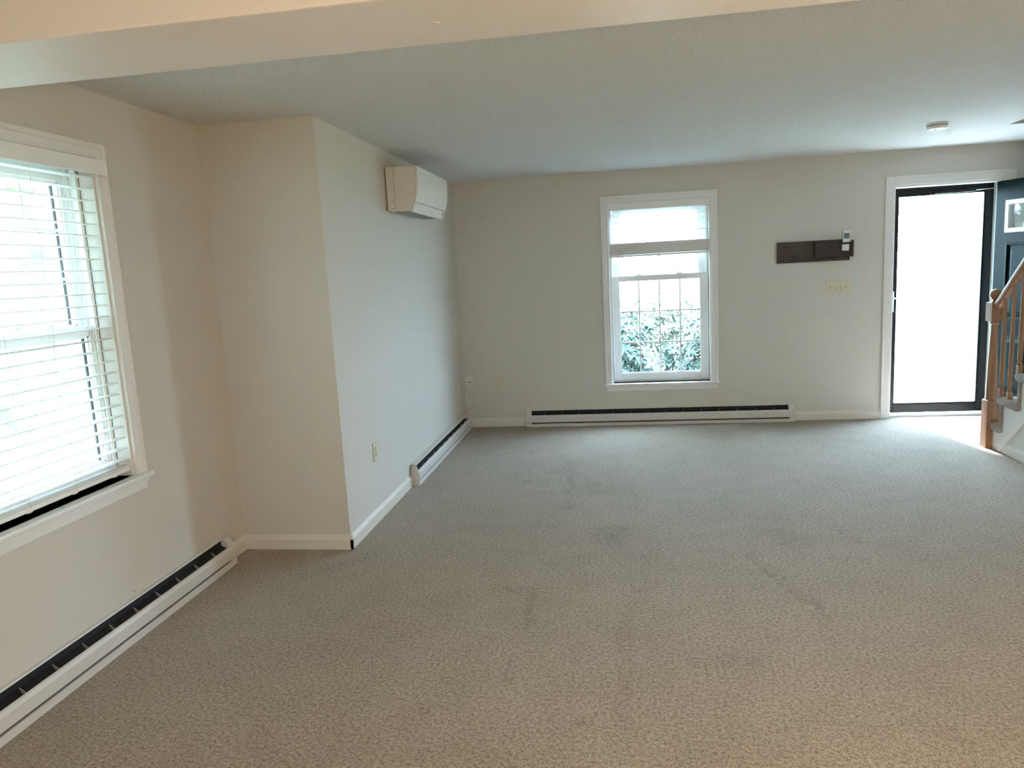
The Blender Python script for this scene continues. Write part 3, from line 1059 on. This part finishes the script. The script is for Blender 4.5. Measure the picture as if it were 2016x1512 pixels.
for k in range(1, 12):
    t = -math.pi / 2 + math.pi * (.16 + .84 * k / 11)
    ball.append((max(.001, .042 * math.cos(t)), 1.150 + .042 * math.sin(t)))
MB().lathe(ball, (nx, ny, 0), 24).build('newel_ball', M['oak'], rail, smooth=True)
sl_ = RISE / RUN
hr = [(-.030, -.020), (-.031, .010), (-.022, .028), (0, .034), (.022, .028), (.031, .010), (.030, -.020), (.020, -.026), (.018, -.036), (-.018, -.036), (-.020, -.026)]
zr = lambda y: 1.075 + (ny - hw - y) * sl_
ye = Y0 - 11 * RUN
MB().prism(hr, ny - hw, ye, lambda p, q, s: (nx + p, s, zr(s) + q)).build('handrail', M['oak_y'], rail, bevel=.003, smooth=True)
for k in range(1, 11):
    for off in (.019, -.0965):
        y = Y0 - k * RUN + off
        zb_, zt_ = (k + 1) * RISE - .004, zr(y) - .034
        bs = MB().box(nx - .016, nx + .016, y - .016, y + .016, zb_, zb_ + .060)
        zc = zb_ + .060
        bs.lathe([(.011, zc - .002), (.016, zc + .006), (.016, zc + .014), (.010, zc + .022), (.015, zc + .034), (.0155, zc + .10), (.0145, (zc + zt_) / 2), (.011, zt_ + .012)], (nx, y, 0), 12)
        bs.build('baluster', M['oak'], rail, smooth=True)

# ------------------------------------------------------------------ unseen pendant lamp, added beside the viewer for warm fill light
lampr = empty('fill_pendant', (LX, LY, H))
tag(lampr, 'unseen opal glass pendant lamp added to light the near room', 'lamp')
MB().lathe([(.06, 0), (.06, -.015), (.035, -.028), (.006, -.03)], (LX, LY, H), 24).build('canopy', M['metal'], lampr, smooth=True)
MB().tube([(LX, LY, H - .028), (LX, LY, 1.72)], .004, 8).build('cord', M['dark'], lampr)
mo = bpy.data.materials.new('fill_glow')
mo.use_nodes = True
_b = mo.node_tree.nodes['Principled BSDF']
_b.inputs['Base Color'].default_value = (.9, .88, .82, 1)
_b.inputs['Emission Color'].default_value = LAMP_COL
_b.inputs['Emission Strength'].default_value = LAMP
MB().lathe([(.02, .13), (.07, .12), (.12, .08), (.145, .02), (.145, -.03), (.11, -.09), (.05, -.125), (.002, -.13)], (LX, LY, 1.60), 12).build('globe', mo, lampr, smooth=True)

# ------------------------------------------------------------------ outdoors
struct(MB().box(-40, 40, D + TH + .001, 60, -.35, -.25).add([(-40, -40, -.25), (XB - TH - .001, -40, -.25), (XB - TH - .001, D + TH + .001, -.25), (-40, D + TH + .001, -.25)], [(0, 1, 2, 3)]).add([(XB - TH - .001, -40, -.25), (40, -40, -.25), (40, YR - TH - .001, -.25), (XB - TH - .001, YR - TH - .001, -.25)], [(0, 1, 2, 3)]).build('ground', M['grass'], origin=(0, 0, -.25)),
       'sunlit lawn outside the windows')
stp = MB().box(2.0, 3.7, D + TH + .001, D + TH + 1.3, -.25, -.06).build('stoop', M['concrete'], bevel=.02)
tag(stp, 'pale concrete stoop outside the storm door', 'stoop')
wk = MB().box(2.2, 3.5, D + TH + 1.302, D + TH + 7, -.25, -.225).build('walkway', M['concrete'], bevel=.01)
tag(wk, 'pale concrete walk leading to the stoop', 'walkway')

lf0 = MB().add([(0, 0, 0), (.012, .03, .004), (.017, .065, .002), (.011, .10, -.006), (0, .125, -.016), (-.011, .10, -.006), (-.017, .065, .002), (-.012, .03, .004), (0, .03, 0), (0, .065, -.003), (0, .10, -.011)],
               [(0, 1, 8), (0, 8, 7), (8, 1, 2, 9), (7, 8, 9, 6), (9, 2, 3, 10), (6, 9, 10, 5), (10, 3, 4), (5, 10, 4)])


def leaf_mesh(name, m):
    me = bpy.data.meshes.new(name)
    me.from_pydata(lf0.v, [], lf0.f)
    me.materials.append(m)
    return me


def shrub(x0, x1, y0, y1, zt, n_obj, n_rest, label, rng):
    root = empty('broadleaf_shrub', ((x0 + x1) / 2, (y0 + y1) / 2, -.25))
    tag(root, label, 'shrub')
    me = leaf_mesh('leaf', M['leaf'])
    cx, cy = (x0 + x1) / 2, (y0 + y1) / 2
    for k in range(9):
        a = rng.uniform(0, 6.28)
        e = Vector((cx + math.cos(a) * (x1 - x0) * .42 * rng.random(), cy + math.sin(a) * (y1 - y0) * .42 * rng.random(), zt - .15 - .3 * rng.random()))
        s = Vector((cx + rng.uniform(-.1, .1), cy + rng.uniform(-.1, .1), -.25))
        MB().tube([s, s.lerp(e, .5) + Vector((0, 0, .1)), e], [.014, .010, .005], 6).build('stem', M['bark'], root)
    rest = MB()
    cnt = 0
    whorls = []
    for k in range((n_obj + n_rest) // 7):
        # points on a domed crown, the nearer (towards the house) first
        a, h = rng.uniform(0, 6.28), rng.random()
        rr = math.sqrt(max(0, 1 - h ** 5)) * (.62 + .38 * rng.random())
        ca, sa_ = math.cos(a), math.sin(a)
        k4 = 1 / max(abs(ca), abs(sa_)) ** .7
        whorls.append(Vector((cx + ca * k4 * rr * (x1 - x0) / 2.1, cy + sa_ * k4 * rr * (y1 - y0) / 2.1, -.05 + (zt + .05) * h + rng.uniform(-.06, .06))))
    whorls.sort(key=lambda p: (p.z < .35, p.y))
    for w in whorls:
        ax = Vector((w.x - cx, w.y - cy, (w.z + .25) * .8)).normalized()
        qa = ax.to_track_quat('Z', 'Y')
        ph = rng.uniform(0, 6.28)
        for j in range(7):
            dr = Matrix.Rotation(ph + j * 2 * math.pi / 7, 4, 'Z') @ Matrix.Rotation(rng.uniform(-.35, .5), 4, 'X')
            mt = Matrix.Translation(w) @ qa.to_matrix().to_4x4() @ dr @ Matrix.Scale(rng.uniform(.8, 1.4), 4)
            if cnt < n_obj:
                o = bpy.data.objects.new('leaf', me)
                C.objects.link(o)
                o.parent = root
                o.matrix_local = Matrix.Translation(-WL[root.name]) @ mt
            else:
                rest.add([mt @ Vector(p) for p in lf0.v], lf0.f)
            cnt += 1
    f = rest.build('foliage', M['leaf'], root)
    f['kind'] = 'stuff'
    return root


rng = random.Random(3)
shrub(-.75, .42, D + .62, D + 1.75, 1.04, 150, 2000, 'pale green broadleaf shrub outside the left half of the back window', rng)
shrub(.56, 1.75, D + .72, D + 1.95, .93, 140, 2000, 'pale green broadleaf shrub outside the right half of the back window', rng)

shrub(-.25, 1.35, D + 2.15, D + 3.5, 1.00, 60, 1800, 'pale green broadleaf shrub farther out behind the two shrubs at the back window', rng)


def tree(x, y, h, r, zc, n, label, rng, size=.16):
    root = empty('garden_tree', (x, y, -.25))
    tag(root, label, 'tree', 'trees in the garden')
    MB().tube([(x, y, -.25), (x + .05, y, zc * .5), (x, y + .05, zc)], [.16, .12, .07], 8).build('trunk', M['bark'], root, smooth=True)
    for k in range(5):
        a = k * 1.26
        MB().tube([(x, y, zc * .72), (x + math.cos(a) * r * .6, y + math.sin(a) * r * .6, zc + .2 * r)], [.05, .02], 6).build('branch', M['bark'], root)
    mb = MB()
    for k in range(n):
        p = Vector((rng.gauss(0, 1), rng.gauss(0, 1), rng.gauss(0, 1))).normalized() * (rng.random() ** .4)
        p = Vector((x + p.x * r, y + p.y * r, zc + p.z * h / 2))
        q = Vector((rng.gauss(0, 1), rng.gauss(0, 1), rng.gauss(0, 1) + .6)).normalized()
        a = q.orthogonal().normalized() * size * rng.uniform(.6, 1.3)
        b = q.cross(a) * .55
        mb.add([p - a, p + b, p + a, p - b], [(0, 1, 2, 3)])
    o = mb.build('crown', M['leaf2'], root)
    o['kind'] = 'stuff'
    return root


# unseen tree, added close to the house to keep sun off the back window
tree(-1.0, D + 3.6, 4.6, 2.0, 5.6, 3000, 'tall leafy tree added out of view to shade the back window', rng, .2)
tree(5.5, D + 15, 6, 2.6, 4.2, 1800, 'leafy tree far out beyond the walk', rng)
tree(8.8, D + 22, 7, 3.2, 4.6, 1800, 'leafy tree farthest away beyond the lawn', rng)
tree(-6.4, 9.9, 9.0, 2.6, 3.9, 2600, 'dense leafy tree added on the left lawn to block sky, farthest from the viewer', rng, .24)  # row of four added trees, placed to dim the sky at the left window
tree(-6.2, 4.6, 9.4, 2.6, 4.0, 3000, 'dense leafy tree added on the left lawn to block sky, beyond the left window', rng, .24)
tree(-6.2, -.7, 9.4, 2.6, 4.0, 3000, 'dense leafy tree added on the left lawn to block sky, outside beside the viewer', rng, .24)
tree(-6.4, -6.0, 9.0, 2.6, 3.9, 2600, 'dense leafy tree added on the left lawn to block sky, behind the viewer', rng, .24)
